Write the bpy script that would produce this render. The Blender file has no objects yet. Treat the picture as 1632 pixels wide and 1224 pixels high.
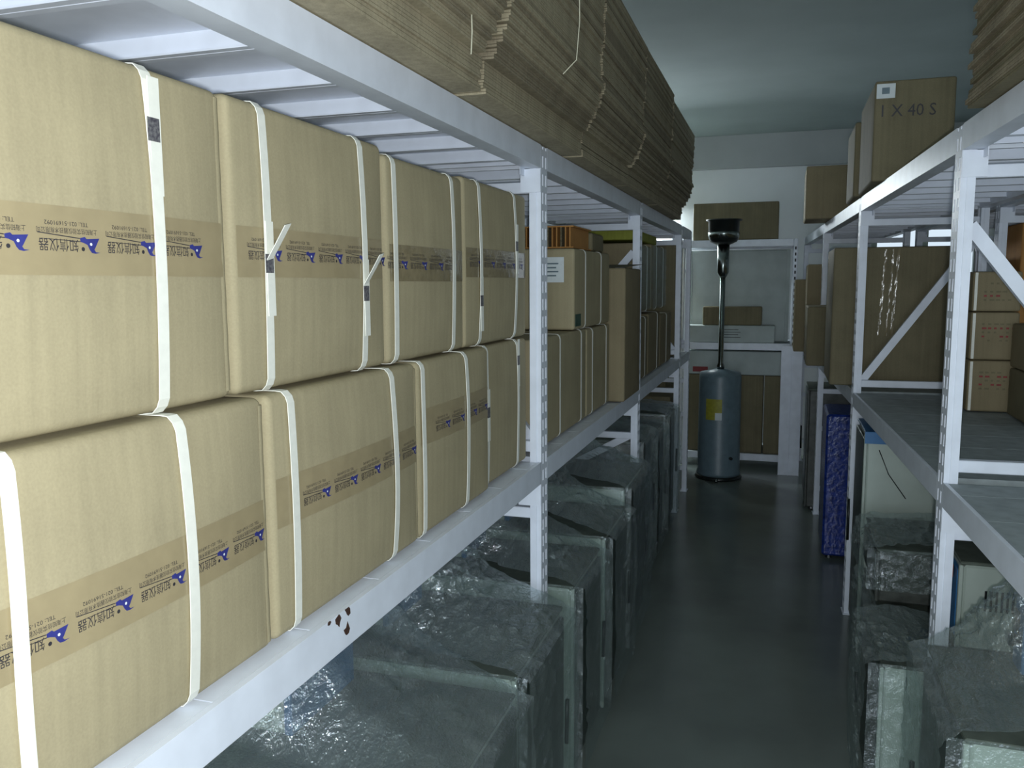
import bpy, math, random
from mathutils import Vector, Matrix, noise as MN
from math import radians as RAD, sin, cos, pi
random.seed(7)
S = bpy.context.scene
COL = S.collection

# ------------------------------------------------------------------ camera
cam_d = bpy.data.cameras.new('camera')
cam_d.sensor_width = 36.0
cam_d.lens = 1330.0 / 1632.0 * 36.0
cam_d.clip_start = 0.02
cam = bpy.data.objects.new('camera', cam_d)
COL.objects.link(cam)
RX = Vector((0.9524, 0.3047, -0.0057))      # image right
FW = Vector((-0.3034, 0.9452, -0.1192))     # view direction
FW.normalize()
RX = (RX - FW * RX.dot(FW)).normalized()
UPV = RX.cross(FW)
M3 = Matrix((RX, UPV, -FW)).transposed()
cam.matrix_world = Matrix.Translation((0, 0, 1.6)) @ M3.to_4x4()
S.camera = cam

# ------------------------------------------------------------------ world, lights, exposure
S.view_settings.view_transform = 'Standard'
S.view_settings.look = 'None'
S.view_settings.gamma = 1.0
S.view_settings.use_curve_mapping = False
S.view_settings.exposure = 0.0
S.cycles.transparent_max_bounces = 24
w = bpy.data.worlds.new('world'); S.world = w; w.use_nodes = True
w.node_tree.nodes['Background'].inputs[0].default_value = (0.78, 0.88, 1.0, 1)
w.node_tree.nodes['Background'].inputs[1].default_value = 1.0

def light(name, kind, loc, energy, color, **kw):
    d = bpy.data.lights.new(name, kind); d.energy = energy; d.color = color
    for k, v in kw.items(): setattr(d, k, v)
    o = bpy.data.objects.new(name, d); o.location = loc; COL.objects.link(o)
    return o
light('phone_flash', 'POINT', (0.02, -0.02, 1.58), 68.0, (0.93, 0.98, 1.0), shadow_soft_size=0.012)
dl = light('aisle_fill_light', 'AREA', (0.1, -3.9, 1.45), 82.0, (0.80, 0.91, 1.0), shape='RECTANGLE', size=2.2, size_y=2.3)  # added soft fill light for the aisle, no visible source
dl.rotation_euler = (RAD(90), 0, 0)          # added fill behind the camera, shines towards +Y along the aisle

# ------------------------------------------------------------------ materials
MATS = {}
def nodes_of(name):
    m = bpy.data.materials.new(name); m.use_nodes = True
    nt = m.node_tree
    return m, nt, nt.nodes['Principled BSDF']
def N(nt, t, **kw):
    n = nt.nodes.new(t)
    for k, v in kw.items():
        if hasattr(n, k): setattr(n, k, v)
        else: n.inputs[k].default_value = v
    return n
def simple(name, col, rough=0.5, metal=0.0, nscale=40.0, namt=0.12, bump=0.0, spec=0.5, col2=None, detail=4):
    """base colour broken up by noise; optional fine relief"""
    m, nt, b = nodes_of(name)
    tc = N(nt, 'ShaderNodeTexCoord'); no = N(nt, 'ShaderNodeTexNoise')
    no.inputs['Scale'].default_value = nscale; no.inputs['Detail'].default_value = detail
    nt.links.new(tc.outputs['Object'], no.inputs['Vector'])
    mx = N(nt, 'ShaderNodeMix', data_type='RGBA')
    c2 = col2 or tuple(c * (1 - namt * 2) for c in col)
    mx.inputs[6].default_value = (*col, 1); mx.inputs[7].default_value = (*c2, 1)
    rp = N(nt, 'ShaderNodeMapRange'); rp.inputs[1].default_value = 0.35; rp.inputs[2].default_value = 0.7
    nt.links.new(no.outputs['Fac'], rp.inputs[0]); nt.links.new(rp.outputs[0], mx.inputs[0])
    nt.links.new(mx.outputs[2], b.inputs['Base Color'])
    b.inputs['Roughness'].default_value = rough; b.inputs['Metallic'].default_value = metal
    b.inputs['Specular IOR Level'].default_value = spec
    if bump:
        bp = N(nt, 'ShaderNodeBump'); bp.inputs['Strength'].default_value = bump; bp.inputs['Distance'].default_value = 0.004
        nt.links.new(no.outputs['Fac'], bp.inputs['Height']); nt.links.new(bp.outputs[0], b.inputs['Normal'])
    MATS[name] = m
    return m
def cardboard(name, col, flute=0.42, mottled=0.13, rough=0.75):
    """kraft board: mottled pulp, faint vertical flute lines, long creases"""
    m, nt, b = nodes_of(name)
    tc = N(nt, 'ShaderNodeTexCoord')
    no = N(nt, 'ShaderNodeTexNoise'); no.inputs['Scale'].default_value = 9; no.inputs['Detail'].default_value = 8
    fi = N(nt, 'ShaderNodeTexNoise'); fi.inputs['Scale'].default_value = 330; fi.inputs['Detail'].default_value = 2
    mp = N(nt, 'ShaderNodeMapping'); mp.inputs['Scale'].default_value = (1, 1, 0.02)
    ln = N(nt, 'ShaderNodeTexNoise'); ln.inputs['Scale'].default_value = 75; ln.inputs['Detail'].default_value = 3
    for t in (no, fi): nt.links.new(tc.outputs['Object'], t.inputs['Vector'])
    nt.links.new(tc.outputs['Object'], mp.inputs[0]); nt.links.new(mp.outputs[0], ln.inputs['Vector'])
    a1 = N(nt, 'ShaderNodeMath', operation='MULTIPLY_ADD'); a1.inputs[1].default_value = 0.5; 
    nt.links.new(no.outputs['Fac'], a1.inputs[0])
    a2 = N(nt, 'ShaderNodeMath', operation='MULTIPLY_ADD'); a2.inputs[1].default_value = 0.35; a2.inputs[2].default_value = 0
    nt.links.new(fi.outputs['Fac'], a2.inputs[0]); nt.links.new(a2.outputs[0], a1.inputs[2])
    a3 = N(nt, 'ShaderNodeMath', operation='MULTIPLY_ADD'); a3.inputs[1].default_value = flute
    nt.links.new(ln.outputs['Fac'], a3.inputs[0]); nt.links.new(a1.outputs[0], a3.inputs[2])
    rp = N(nt, 'ShaderNodeMapRange'); rp.inputs[1].default_value = 0.3; rp.inputs[2].default_value = 0.8
    nt.links.new(a3.outputs[0], rp.inputs[0])
    mx = N(nt, 'ShaderNodeMix', data_type='RGBA')
    mx.inputs[6].default_value = (*[c * (1 - mottled * 1.6) for c in col], 1)
    mx.inputs[7].default_value = (*[min(1, c * (1 + mottled)) for c in col], 1)
    nt.links.new(rp.outputs[0], mx.inputs[0]); nt.links.new(mx.outputs[2], b.inputs['Base Color'])
    b.inputs['Roughness'].default_value = rough; b.inputs['Specular IOR Level'].default_value = 0.25
    bp = N(nt, 'ShaderNodeBump'); bp.inputs['Strength'].default_value = 0.12; bp.inputs['Distance'].default_value = 0.003
    nt.links.new(ln.outputs['Fac'], bp.inputs['Height']); nt.links.new(bp.outputs[0], b.inputs['Normal'])
    MATS[name] = m
    return m
def film_mat(name, haze=0.10, gloss=0.16, tint=(0.9, 0.95, 0.93), scale=26.0, strength=0.55):
    """stretch film: mostly see-through, a glossy skin and a little milky haze"""
    m, nt, b = nodes_of(name)
    nt.nodes.remove(b)
    out = nt.nodes['Material Output']
    tc = N(nt, 'ShaderNodeTexCoord')
    mp = N(nt, 'ShaderNodeMapping'); mp.inputs['Scale'].default_value = (1.0, 0.35, 0.6)
    no = N(nt, 'ShaderNodeTexNoise'); no.inputs['Scale'].default_value = scale; no.inputs['Detail'].default_value = 5; no.inputs['Distortion'].default_value = 0.8
    nt.links.new(tc.outputs['Object'], mp.inputs[0]); nt.links.new(mp.outputs[0], no.inputs['Vector'])
    bp = N(nt, 'ShaderNodeBump'); bp.inputs['Strength'].default_value = strength; bp.inputs['Distance'].default_value = 0.02
    n2 = N(nt, 'ShaderNodeTexNoise'); n2.inputs['Scale'].default_value = scale * 4.5; n2.inputs['Detail'].default_value = 2
    nt.links.new(tc.outputs['Object'], n2.inputs['Vector'])
    ad = N(nt, 'ShaderNodeMath', operation='MULTIPLY_ADD'); ad.inputs[1].default_value = 0.22
    nt.links.new(n2.outputs['Fac'], ad.inputs[0]); nt.links.new(no.outputs['Fac'], ad.inputs[2])
    nt.links.new(ad.outputs[0], bp.inputs['Height'])
    tr = N(nt, 'ShaderNodeBsdfTransparent'); tr.inputs[0].default_value = (*tint, 1)
    gl = N(nt, 'ShaderNodeBsdfGlossy'); gl.inputs['Roughness'].default_value = 0.06; gl.inputs['Color'].default_value = (0.9, 0.95, 1, 1)
    df = N(nt, 'ShaderNodeBsdfDiffuse'); df.inputs['Color'].default_value = (0.55, 0.62, 0.6, 1)
    nt.links.new(bp.outputs[0], gl.inputs['Normal'])
    m1 = N(nt, 'ShaderNodeMixShader'); m2 = N(nt, 'ShaderNodeMixShader')
    m1.inputs[0].default_value = haze; m2.inputs[0].default_value = gloss
    nt.links.new(tr.outputs[0], m1.inputs[1]); nt.links.new(df.outputs[0], m1.inputs[2])
    nt.links.new(m1.outputs[0], m2.inputs[1]); nt.links.new(gl.outputs[0], m2.inputs[2])
    nt.links.new(m2.outputs[0], out.inputs['Surface'])
    MATS[name] = m
    return m

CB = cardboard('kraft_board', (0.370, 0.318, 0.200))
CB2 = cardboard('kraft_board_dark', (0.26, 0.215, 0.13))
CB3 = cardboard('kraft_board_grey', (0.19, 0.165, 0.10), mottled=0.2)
CBO = cardboard('orange_board', (0.44, 0.22, 0.07), mottled=0.2)
CBY = cardboard('yellow_green_board', (0.32, 0.34, 0.06), mottled=0.2)
FLAT = cardboard('flat_carton_board', (0.36, 0.31, 0.21), mottled=0.3)
FLAT2 = cardboard('flat_carton_board_worn', (0.26, 0.22, 0.15), mottled=0.35)
EDGE = simple('board_cut_edge', (0.26, 0.215, 0.13), 0.9, nscale=160, namt=0.3)
TAPE = simple('packing_tape', (0.352, 0.288, 0.168), 0.28, nscale=30, namt=0.06, bump=0.05)
CTAPE = simple('clear_glossy_tape', (0.26, 0.215, 0.125), 0.16, nscale=40, namt=0.10, bump=0.35)
INKK = simple('black_ink', (0.035, 0.033, 0.04), 0.5)
INKB = simple('blue_ink', (0.035, 0.04, 0.22), 0.5)
STRAP = simple('white_strap', (0.86, 0.86, 0.78), 0.4, nscale=90, namt=0.03)
SEAL = simple('dark_strap_seal', (0.06, 0.055, 0.07), 0.45, nscale=260, col2=(0.2, 0.2, 0.2))
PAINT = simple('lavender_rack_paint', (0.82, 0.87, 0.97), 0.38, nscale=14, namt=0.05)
PAINTD = simple('grey_rack_paint', (0.36, 0.41, 0.42), 0.6, nscale=22, namt=0.14)  # greyer, darker variant of the rack paint for some decks
RUST = simple('rust', (0.07, 0.03, 0.018), 0.9, nscale=220, namt=0.3)
PLATE = simple('deck_upper_sheet', (0.30, 0.31, 0.33), 0.6, nscale=12, namt=0.2)
WHITE = simple('white_enamel', (0.47, 0.54, 0.49), 0.42, nscale=9, namt=0.06)
WHITE2 = simple('white_board', (0.47, 0.53, 0.52), 0.6, nscale=7, namt=0.08)
TOPG = simple('grey_dusty_top', (0.125, 0.15, 0.125), 0.6, nscale=16, namt=0.25)
DOOR = simple('dark_door_panel', (0.06, 0.085, 0.075), 0.35, nscale=12, namt=0.2)
DGREY = simple('dark_grey_steel', (0.10, 0.11, 0.10), 0.5, nscale=20, namt=0.25)
BLUE = simple('blue_panel', (0.035, 0.17, 0.40), 0.4, nscale=20, namt=0.08)
BLUED = simple('deep_blue_wrap', (0.02, 0.05, 0.30), 0.22, nscale=35, namt=0.3, bump=0.8)
ORANGE = simple('orange_plastic', (0.55, 0.16, 0.03), 0.5)
YELLOW = simple('yellow_sticker', (0.38, 0.36, 0.04), 0.5)
RED = simple('red_print', (0.30, 0.04, 0.04), 0.6)
PAPER = simple('white_paper', (0.72, 0.78, 0.80), 0.7, nscale=60, namt=0.03)
BLACK = simple('black_metal', (0.012, 0.016, 0.016), 0.3, nscale=20, namt=0.2)
CHROME = simple('polished_steel', (0.25, 0.28, 0.27), 0.22, metal=1.0)
BGREY = simple('blue_grey_enamel', (0.155, 0.225, 0.265), 0.4, nscale=18, namt=0.1)
FOAM = simple('white_foam', (0.66, 0.70, 0.68), 0.8, nscale=120, namt=0.06)
TWINE = simple('pale_twine', (0.62, 0.60, 0.46), 0.9)
GREENT = simple('dark_green_tape', (0.01, 0.07, 0.05), 0.4)
HOLE = simple('black_slot', (0.01, 0.012, 0.015), 0.9)
FILM = film_mat('stretch_film', haze=0.15, gloss=0.32, scale=30, strength=0.95)
FILM2 = film_mat('stretch_film_tight', haze=0.07, gloss=0.17, scale=45, strength=0.6)
FLOORM = simple('green_sealed_concrete', (0.195, 0.23, 0.21), 0.22, nscale=1.6, namt=0.16, spec=0.45, detail=9)
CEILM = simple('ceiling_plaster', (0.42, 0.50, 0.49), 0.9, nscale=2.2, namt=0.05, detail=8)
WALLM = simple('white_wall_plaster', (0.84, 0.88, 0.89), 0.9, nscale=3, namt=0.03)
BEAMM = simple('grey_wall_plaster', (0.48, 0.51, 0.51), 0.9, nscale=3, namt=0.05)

# ------------------------------------------------------------------ mesh helpers
class MB:
    """collects shapes and builds them as one mesh object"""
    def __init__(s): s.v = []; s.f = []; s.m = []; s.mats = []
    def mi(s, mat):
        if mat not in s.mats: s.mats.append(mat)
        return s.mats.index(mat)
    def face(s, pts, mat):
        i = len(s.v); s.v += [tuple(p) for p in pts]; s.f.append(tuple(range(i, i + len(pts)))); s.m.append(s.mi(mat)); return s
    def poly(s, verts, faces, mat):
        i = len(s.v); k = s.mi(mat); s.v += [tuple(p) for p in verts]
        for f in faces: s.f.append(tuple(a + i for a in f)); s.m.append(k)
        return s
    def box(s, x0, x1, y0, y1, z0, z1, mat, ch=0.0):
        """box with optional chamfered edges"""
        if ch <= 0:
            v = [(x, y, z) for x in (x0, x1) for y in (y0, y1) for z in (z0, z1)]
            return s.poly(v, [(0, 1, 3, 2), (4, 6, 7, 5), (0, 4, 5, 1), (2, 3, 7, 6), (0, 2, 6, 4), (1, 5, 7, 3)], mat)
        c = ch; v = []; idx = {}
        lo = (x0, y0, z0); hi = (x1, y1, z1)
        for sx in (0, 1):
            for sy in (0, 1):
                for sz in (0, 1):
                    sg = (sx, sy, sz)
                    for ax in range(3):
                        p = [(lo[k] if not sg[k] else hi[k]) for k in range(3)]
                        for k in range(3):
                            if k != ax: p[k] += c if not sg[k] else -c
                        idx[(sg, ax)] = len(v); v.append(tuple(p))
        F = []
        for ax in range(3):
            a, b = [k for k in range(3) if k != ax]
            for sd in (0, 1):
                q = []
                for (i, j) in ((0, 0), (1, 0), (1, 1), (0, 1)):
                    sg = [0, 0, 0]; sg[ax] = sd; sg[a] = i; sg[b] = j; q.append(idx[(tuple(sg), ax)])
                F.append(tuple(q))
            for i in (0, 1):
                for j in (0, 1):
                    s0 = [0, 0, 0]; s1 = [0, 0, 0]; s0[a] = s1[a] = i; s0[b] = s1[b] = j; s1[ax] = 1
                    F.append((idx[(tuple(s0), a)], idx[(tuple(s1), a)], idx[(tuple(s1), b)], idx[(tuple(s0), b)]))
        for sx in (0, 1):
            for sy in (0, 1):
                for sz in (0, 1): F.append(tuple(idx[((sx, sy, sz), k)] for k in range(3)))
        return s.poly(v, F, mat)
    def rbox(s, hx, hy, hz, r, mat, bul=None, n=6, zc=0.0):
        """rounded box centred on the origin; bul(y,z) pushes the +X face out"""
        def axis(h):
            inner = h - r
            return [-h, -inner - r * 0.62, -inner - r * 0.25, -inner] + [-inner + 2 * inner * k / n for k in range(1, n)] + [inner, inner + r * 0.25, inner + r * 0.62, h]
        A = [axis(hx), axis(hy), axis(hz)]; H = (hx, hy, hz)
        cache = {}
        def vert(p):
            q = [max(-(H[k] - r), min(H[k] - r, p[k])) for k in range(3)]
            d = Vector(p) - Vector(q)
            o = Vector(q) + (d.normalized() * r if d.length > 1e-9 else d)
            if bul and p[0] > 0: o.x += bul(o.y, o.z) * (1.0 if p[0] >= hx - 1e-6 else max(0, (o.x / hx)) ** 3)
            key = tuple(round(c, 6) for c in o)
            if key not in cache: cache[key] = len(s.v); s.v.append((o.x, o.y, o.z + zc))
            return cache[key]
        k = s.mi(mat)
        for ax in range(3):
            a, b = (ax + 1) % 3, (ax + 2) % 3
            for sg in (-1, 1):
                for i in range(len(A[a]) - 1):
                    for j in range(len(A[b]) - 1):
                        q = []
                        for (u, t) in ((i, j), (i + 1, j), (i + 1, j + 1), (i, j + 1)):
                            p = [0, 0, 0]; p[ax] = sg * H[ax]; p[a] = A[a][u]; p[b] = A[b][t]; q.append(vert(p))
                        if sg < 0: q.reverse()
                        if len(set(q)) >= 3: 
                            qq = []
                            for e in q:
                                if e not in qq: qq.append(e)
                            s.f.append(tuple(qq)); s.m.append(k)
        return s
    def tube(s, pts, r, mat, n=8, caps=True):
        pts = [Vector(p) for p in pts]; rs = r if isinstance(r, (list, tuple)) else [r] * len(pts)
        base = len(s.v); k = s.mi(mat)
        for i, p in enumerate(pts):
            d = (pts[min(i + 1, len(pts) - 1)] - pts[max(i - 1, 0)]).normalized()
            u = d.cross(Vector((0, 0, 1))) if abs(d.z) < 0.9 else d.cross(Vector((0, 1, 0)))
            u.normalize(); t = d.cross(u)
            for j in range(n):
                a = 2 * pi * j / n; s.v.append(tuple(p + (u * cos(a) + t * sin(a)) * rs[i]))
        for i in range(len(pts) - 1):
            for j in range(n):
                s.f.append((base + i * n + j, base + i * n + (j + 1) % n, base + (i + 1) * n + (j + 1) % n, base + (i + 1) * n + j)); s.m.append(k)
        if caps:
            s.f.append(tuple(base + j for j in range(n))); s.m.append(k)
            s.f.append(tuple(base + (len(pts) - 1) * n + j for j in range(n))); s.m.append(k)
        return s
    def lathe(s, prof, mat, n=28, c=(0, 0)):
        """prof: list of (radius, z)"""
        base = len(s.v); k = s.mi(mat)
        for (r, z) in prof:
            for j in range(n):
                a = 2 * pi * j / n; s.v.append((c[0] + r * cos(a), c[1] + r * sin(a), z))
        for i in range(len(prof) - 1):
            for j in range(n):
                s.f.append((base + i * n + j, base + i * n + (j + 1) % n, base + (i + 1) * n + (j + 1) % n, base + (i + 1) * n + j)); s.m.append(k)
        s.f.append(tuple(base + j for j in range(n))); s.m.append(k)
        s.f.append(tuple(base + (len(prof) - 1) * n + j for j in range(n))); s.m.append(k)
        return s
    def prism(s, poly, axis, a0, a1, mat):
        """extrude a 2-D polygon along an axis (0,1,2); poly uses the other two axes in order"""
        n = len(poly); v = []
        for a in (a0, a1):
            for p in poly:
                q = list(p); q.insert(axis, a); v.append(tuple(q))
        F = [tuple(range(n)), tuple(range(n, 2 * n))[::-1]] + [(i, (i + 1) % n, n + (i + 1) % n, n + i) for i in range(n)]
        return s.poly(v, F, mat)
    def sheet(s, fn, nu, nv, mat):
        base = len(s.v); k = s.mi(mat)
        for i in range(nu + 1):
            for j in range(nv + 1): s.v.append(tuple(fn(i / nu, j / nv)))
        for i in range(nu):
            for j in range(nv):
                a = base + i * (nv + 1) + j
                s.f.append((a, a + 1, a + nv + 2, a + nv + 1)); s.m.append(k)
        return s
    def mesh(s, name):
        me = bpy.data.meshes.new(name); me.from_pydata(s.v, [], s.f)
        for m in s.mats: me.materials.append(m)
        me.polygons.foreach_set('material_index', s.m)
        me.update()
        import bmesh
        bm = bmesh.new(); bm.from_mesh(me); bmesh.ops.recalc_face_normals(bm, faces=bm.faces); bm.to_mesh(me); bm.free()
        return me
    def build(s, name, parent=None, smooth=False):
        me = s.mesh(name)
        if smooth:
            me.polygons.foreach_set('use_smooth', [True] * len(me.polygons)); me.update()
        return link(name, me, parent)
def link(name, me, parent=None):
    o = bpy.data.objects.new(name, me); COL.objects.link(o)
    if parent: o.parent = parent
    return o
def tag(o, label, cat, group=None):
    o['label'] = label; o['category'] = cat
    if group: o['group'] = group
    return o
def thing(name, label, cat, loc, rz=0.0, group=None):
    o = bpy.data.objects.new(name, None); COL.objects.link(o)
    o.empty_display_size = 0.05; o.location = loc; o.rotation_euler = (0, 0, rz)
    return tag(o, label, cat, group)
def struct(name, mb, smooth=False):
    o = mb.build(name, None, smooth); o['kind'] = 'structure'; return o

# ------------------------------------------------------------------ room shell
XW0, XW1, YB, YF, ZC = -2.6, 4.4, 8.1, -4.2, 2.93
struct('floor', MB().box(XW0 - .2, XW1 + .2, YF - .2, YB + .2, -0.1, 0, FLOORM))
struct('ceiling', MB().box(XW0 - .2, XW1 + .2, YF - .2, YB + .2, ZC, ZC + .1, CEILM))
struct('wall_left', MB().box(XW0 - .15, XW0, YF, YB, 0, ZC, WALLM))
struct('wall_right', MB().box(XW1, XW1 + .15, YF, YB, 0, ZC, WALLM))
WX0, WX1, WZ0, WZ1 = 0.75, 1.62, 1.45, 2.25          # daylight window in the far wall, mostly behind the right racks
wb = MB()
wb.box(XW0, WX0, YB, YB + .15, 0, ZC, WALLM); wb.box(WX1, XW1, YB, YB + .15, 0, ZC, WALLM)
wb.box(WX0, WX1, YB, YB + .15, 0, WZ0, WALLM); wb.box(WX0, WX1, YB, YB + .15, WZ1, ZC, WALLM)
struct('wall_back', wb)
wf = MB()
wf.box(XW0, -1.05, YF - .15, YF, 0, ZC, WALLM); wf.box(1.25, XW1, YF - .15, YF, 0, ZC, WALLM); wf.box(-1.05, 1.25, YF - .15, YF, 2.65, ZC, WALLM)
struct('wall_front', wf)
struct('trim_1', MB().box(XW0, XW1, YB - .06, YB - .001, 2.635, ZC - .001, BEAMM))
wn = MB()
for (a, b, c, d) in ((WX0, WX1, WZ0, WZ0 + .05), (WX0, WX1, WZ1 - .05, WZ1), (WX0, WX0 + .05, WZ0 + .05, WZ1 - .05), (WX1 - .05, WX1, WZ0 + .05, WZ1 - .05), (1.16, 1.21, WZ0 + .05, WZ1 - .05)):
    wn.box(a, b, YB + .03, YB + .08, c, d, WHITE)
win = struct('window_1', wn)
gm, gnt, gb = nodes_of('window_glass')
gb.inputs['Base Color'].default_value = (0.9, 0.95, 0.95, 1); gb.inputs['Roughness'].default_value = 0.02
gb.inputs['Transmission Weight'].default_value = 1.0; gb.inputs['IOR'].default_value = 1.02
for (a, b) in ((WX0 + .05, 1.16), (1.21, WX1 - .05)):
    MB().box(a, b, YB + .05, YB + .056, WZ0 + .05, WZ1 - .05, gm).build('pane', win)

# fluorescent batten on the far wall, behind the left stacks: it lights the wall and the ceiling edge
lamp = thing('wall_lamp', 'white fluorescent batten on the far wall behind the flattened cartons', 'lamp', (-1.62, YB - .06, 2.36))
MB().box(-.5, .5, 0, .058, -.03, .03, WHITE, .006).build('lamp_body', lamp)
em, ent, eb = nodes_of('fluorescent_tube')
eb.inputs['Emission Color'].default_value = (0.86, 0.95, 1, 1); eb.inputs['Emission Strength'].default_value = 520.0
MB().prism([(.058, .034), (-.16, .046), (-.16, .050), (.058, .038)], 0, -.52, .52, WHITE).build('ceiling_light_shield', lamp)  # added shield, keeps the tube's light off the ceiling
MB().tube([(-.47, -.03, 0), (.47, -.03, 0)], .014, em, 10).build('lamp_tube', lamp, True)
for sx in (-.48, .48): MB().box(sx - .012, sx + .012, -.048, 0, -.02, .02, WHITE, .003).build('lamp_holder', lamp)

# ------------------------------------------------------------------ pallet racks
def post_mesh(h, wy, wx, s):
    """upright: slotted face towards the aisle (side s = +1 faces +X), folded sides.  Local x=0 is the aisle face."""
    b = MB(); t = 0.004
    X = lambda d: -s * d
    # slotted aisle face: three vertical strips and the bridges between the slots
    cols = ((wy * .18, wy * .36), (wy * .64, wy * .82))
    edges = [0, cols[0][0], cols[0][1], cols[1][0], cols[1][1], wy]
    for k in (0, 2, 4):
        b.box(*sorted((X(0), X(t))), edges[k], edges[k + 1], 0, h, PAINT)
    p = .05
    for (c0, c1), off in zip(cols, (0, .0)):
        z = 0.0; 
        while z < h - .001:
            b.box(*sorted((X(0), X(t))), c0, c1, z, min(h, z + .018), PAINT); z += p
    b.box(*sorted((X(0.012), X(0.014))), edges[1], edges[4], .002, h - .002, HOLE)      # black strip painted in for the shade inside the section
    # side facing the camera with a raised bead, other side, return lips
    b.box(*sorted((X(t), X(wx))), 0, t, 0, h, PAINT)
    b.box(*sorted((X(wx * .40), X(wx * .62))), -.003, 0, 0, h, PAINT)
    b.box(*sorted((X(t), X(wx))), wy - t, wy, 0, h, PAINT)
    b.box(*sorted((X(wx - t), X(wx))), t, wy * .3, 0, h, PAINT)
    b.box(*sorted((X(wx - t), X(wx))), wy * .7, wy - t, 0, h, PAINT)
    return b.mesh('post')
def bar(b, p, q, wd, th, mat, axis):
    """flat bar between two points of the frame plane (x,z), thickness th along y"""
    p = Vector(p); q = Vector(q); d = (q - p).normalized(); n = Vector((-d.y, d.x)) * wd / 2
    b.prism([(p + n)[:], (q + n)[:], (q - n)[:], (p - n)[:]], 1, axis, axis + th, mat)
def panel_mesh(length, pitch, s, mat, sink):
    """deck panel: flat plate with down-turned long edges ending in small flanges; local x from 0 inwards"""
    b = MB(); t = .0022; g = .0012
    X = lambda d: -s * d
    x0, x1 = sorted((X(0), X(length))); zp = -sink; dr = .034
    b.box(x0, x1, g, pitch - g, zp - t, zp, mat)
    for (a, c, fl) in ((g, g + t, (g + t, g + .013)), (pitch - g - t, pitch - g, (pitch - g - .013, pitch - g - t))):
        b.box(x0, x1, a, c, zp - dr, zp - t, mat)
        b.box(x0, x1, fl[0], fl[1], zp - dr, zp - dr + t, mat)
    return b.mesh('deck_panel')
def rack(name, label, loc, rz, s, ys, depth, zs, top, bays, extra_frames=True, dark_top=False, pitch=.229, braces=None, mids=None):
    """ys: post positions (local y of the camera-side edge); zs: beam tops; local x=0 is the aisle face, s=+1 aisle on +X"""
    R_ = thing(name, label, 'shelving', loc, rz)
    X = lambda d: -s * d
    wy, wx = .068, .034
    pf = post_mesh(top - .008, wy, wx, s); pr = post_mesh(top - .008, wy, wx, -s)
    foot = MB().box(*sorted((X(-.006), X(wx + .012))), -.012, wy + .012, 0, .006, PAINT, .002).mesh('base_plate')
    for y in ys:
        o = link('post', pf, R_); o.location = (0, y, .006)
        o = link('base_plate', foot, R_); o.location = (0, y, 0)
        o = link('post', pr, R_); o.location = (X(depth), y, .006)
        o = link('base_plate', foot, R_); o.location = (X(depth - wx), y, 0)
        # end frame: crossbars and diagonals
        yb = y + .012
        fi = ys.index(y)
        for z in (top - .115, 1.125) + ((mids or {}).get(fi, (.86, .60))) + (.18,):
            MB().box(*sorted((X(wx + .001), X(depth - wx - .001))), yb, yb + .028, z - .016, z + .016, PAINT, .002).build('crossbar', R_)
        for (za, zb) in (braces or {}).get(fi, ((1.13, 1.78),)):
            b = MB(); bar(b, (X(wx + .004), za), (X(depth - wx - .004), zb), .034, .022, PAINT, yb + .032); b.build('brace', R_)
    beams = []
    for zi, z in enumerate(zs):
        for bi in bays:
            y0, y1 = ys[bi] + wy + .001, ys[bi + 1] - .001
            L = y1 - y0
            bm_ = MB()
            # beam section: face plate, lower ledge lip (the deck drops in behind the face)
            prof = [(X(0), z), (X(.010), z), (X(.010), z - .022), (X(.046), z - .022), (X(.046), z - .064), (X(0), z - .064)]
            bm_.prism(prof, 1, y0, y1, PAINT)
            bo = bm_.build('beam', R_); beams.append((zi, bi, bo, y0, y1))
            rp = [(X(depth), z), (X(depth - .010), z), (X(depth - .010), z - .022), (X(depth - .046), z - .022), (X(depth - .046), z - .064), (X(depth), z - .064)]
            MB().prism(rp, 1, y0, y1, PAINT).build('beam', R_)
            for (ya, yc) in ((y0, 1), (y1, -1)):
                # connector plate hooked on the upright, with a pointed top like the ones in the picture
                h0, h1 = z - .085, z + .01
                pl = MB(); 
                pl.box(*sorted((X(.0462), X(.0482))), min(ya, ya + yc * .045), max(ya, ya + yc * .045), h0, z - .024, PAINT)
                pl.build('beam_connector', R_)
            # deck
            p = pitch; n = int(L / p); rest = L - n * p
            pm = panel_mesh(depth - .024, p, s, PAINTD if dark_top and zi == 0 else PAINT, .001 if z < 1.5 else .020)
            for k in range(n):
                o = link('deck_panel', pm, R_); o.location = (X(.012), y0 + k * p, z)
            if rest > .04:
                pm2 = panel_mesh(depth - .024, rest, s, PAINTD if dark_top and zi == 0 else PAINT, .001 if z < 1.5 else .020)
                o = link('deck_panel', pm2, R_); o.location = (X(.012), y0 + n * p, z)
    # connector gusset plates on the camera side of each upright (they stand proud of the post)
    for y in ys:
        for z in zs:
            g = MB()
            za = z - .13
            g.prism([(X(.0), za), (X(.068), za), (X(.068), z - .066), (X(.044), z - .034), (X(0), z + .0)] if z < 1.5 else
                    [(X(.0), za), (X(.058), za), (X(.058), z - .066), (X(.0), z - .066)], 1, y - .0065, y - .0035, PAINT)
            g.build('gusset_plate', R_)
    return R_, beams

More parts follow.
